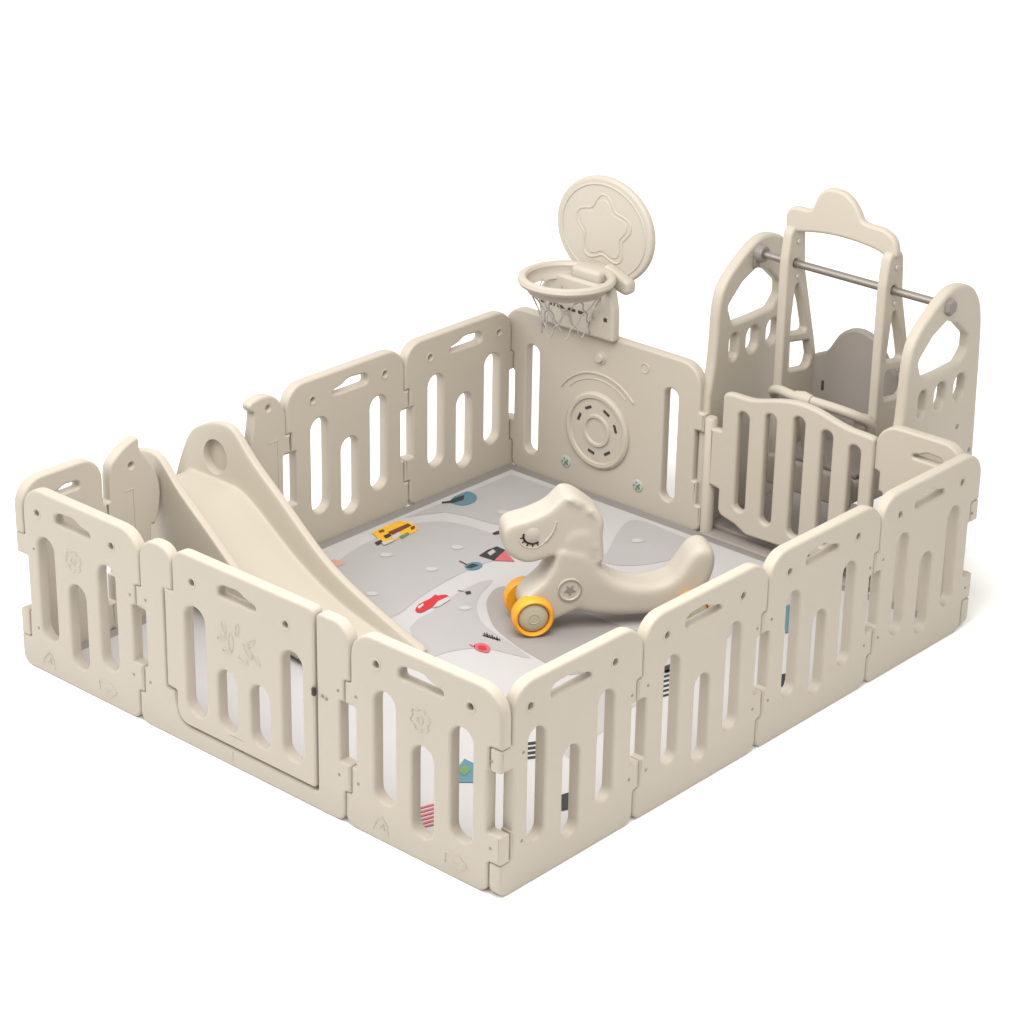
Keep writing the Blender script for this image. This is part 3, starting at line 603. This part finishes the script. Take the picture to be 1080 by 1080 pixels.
    ([(1.215,0.433),(1.275,0.415),(1.265,0.407),(1.205,0.425)], 0.015, 10),
    ([(1.191,0.414),(1.251,0.396),(1.241,0.388),(1.181,0.406)], 0.015, 10),
    ([(1.167,0.395),(1.227,0.376),(1.217,0.369),(1.158,0.387)], 0.015, 10),
    ([(1.317,0.508),(1.366,0.502),(1.33,0.466),(1.286,0.476)], 0.015, 10),
    ([(1.514,0.219),(1.571,0.196),(1.5,0.143),(1.458,0.17)], 0.015, 10),
    ([(1.913,0.491),(1.982,0.481),(1.824,0.366),(1.762,0.372)], 0.015, 4),
    ([(0.722,0.105),(0.757,0.105),(0.715,0.105),(0.68,0.105)], 0.015, 6)]
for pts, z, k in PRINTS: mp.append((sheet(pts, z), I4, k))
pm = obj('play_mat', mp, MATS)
tag(pm, 'grey and white play mat printed with roads, cars and leaves inside the pen', 'play mat')

# ------------------------------------------------------------------ camera and light
cd = D.cameras.new('camera'); cam = D.objects.new('camera', cd); COL.objects.link(cam); scene.camera = cam
cd.sensor_width = 36; cd.lens = 90.6623; cd.clip_end = 300; cd.clip_start = .1
R = ((0.66796984, -0.74401635, 0.01599892), (0.29243518, 0.28219286, 0.91370064), (0.68432299, 0.60564582, -0.40607288))
cam.matrix_world = Matrix(((R[0][0], R[1][0], -R[2][0], -4.30459051), (R[0][1], R[1][1], -R[2][1], -3.83078508), (R[0][2], R[1][2], -R[2][2], 3.67624106), (0, 0, 0, 1)))

w = D.worlds.new('World'); scene.world = w; w.use_nodes = True
nt = w.node_tree; bg = nt.nodes['Background']; bg.inputs[0].default_value = (1, .982, .955, 1)
# unseen surroundings shaped for the light: dimmed low towards -y, brightened above that
tc = nt.nodes.new('ShaderNodeTexCoord'); sx = nt.nodes.new('ShaderNodeSeparateXYZ'); nt.links.new(tc.outputs['Generated'], sx.inputs[0])
def mrange(sock, a, b, c, d):
    n = nt.nodes.new('ShaderNodeMapRange'); n.interpolation_type = 'SMOOTHSTEP'
    for k, v in enumerate((a, b, c, d)): n.inputs[k + 1].default_value = v
    nt.links.new(sock, n.inputs[0]); return n.outputs[0]
def math2(op, a, b):
    n = nt.nodes.new('ShaderNodeMath'); n.operation = op
    for k, v in enumerate((a, b)):
        if isinstance(v, (int, float)): n.inputs[k].default_value = v
        else: nt.links.new(v, n.inputs[k])
    return n.outputs[0]
front = math2('ADD', math2('MULTIPLY', sx.outputs['Y'], -.85), math2('MULTIPLY', sx.outputs['X'], -.45))
low = math2('MULTIPLY', mrange(front, -.2, .5, 0, 1), mrange(sx.outputs['Z'], .36, .20, 0, 1))
high = math2('MULTIPLY', mrange(front, .05, .55, 0, 1), mrange(sx.outputs['Z'], .26, .42, 0, 1))
nt.links.new(math2('ADD', math2('SUBTRACT', 1.09, math2('MULTIPLY', low, 1.0)), math2('MULTIPLY', high, .30)), bg.inputs[1])
def area(name, loc, tgt, size, power, col=(1, 1, 1)):
    l = D.lights.new(name, 'AREA'); l.shape = 'DISK'; l.size = size; l.energy = power; l.color = col
    o = D.objects.new(name, l); COL.objects.link(o); o.location = loc
    o.rotation_euler = (Vector(tgt) - Vector(loc)).to_track_quat('-Z', 'Y').to_euler(); return o
area('window_softbox', (-1.2, 3.5, 3.3), (1.1, 1.0, .2), 3.0, 90, (.95, .975, 1))
area('interior_fill', (.25, .22, 2.9), (1.5, 1.4, .2), 2.2, 100, (1, .985, .955))  # added fill lamp over the pen, lifts the inner panel faces
vs = scene.view_settings; vs.view_transform = 'Standard'; vs.look = 'None'; vs.exposure = 0; vs.gamma = 1; vs.use_curve_mapping = False
scene.cycles.max_bounces = 8; scene.cycles.use_denoising = True
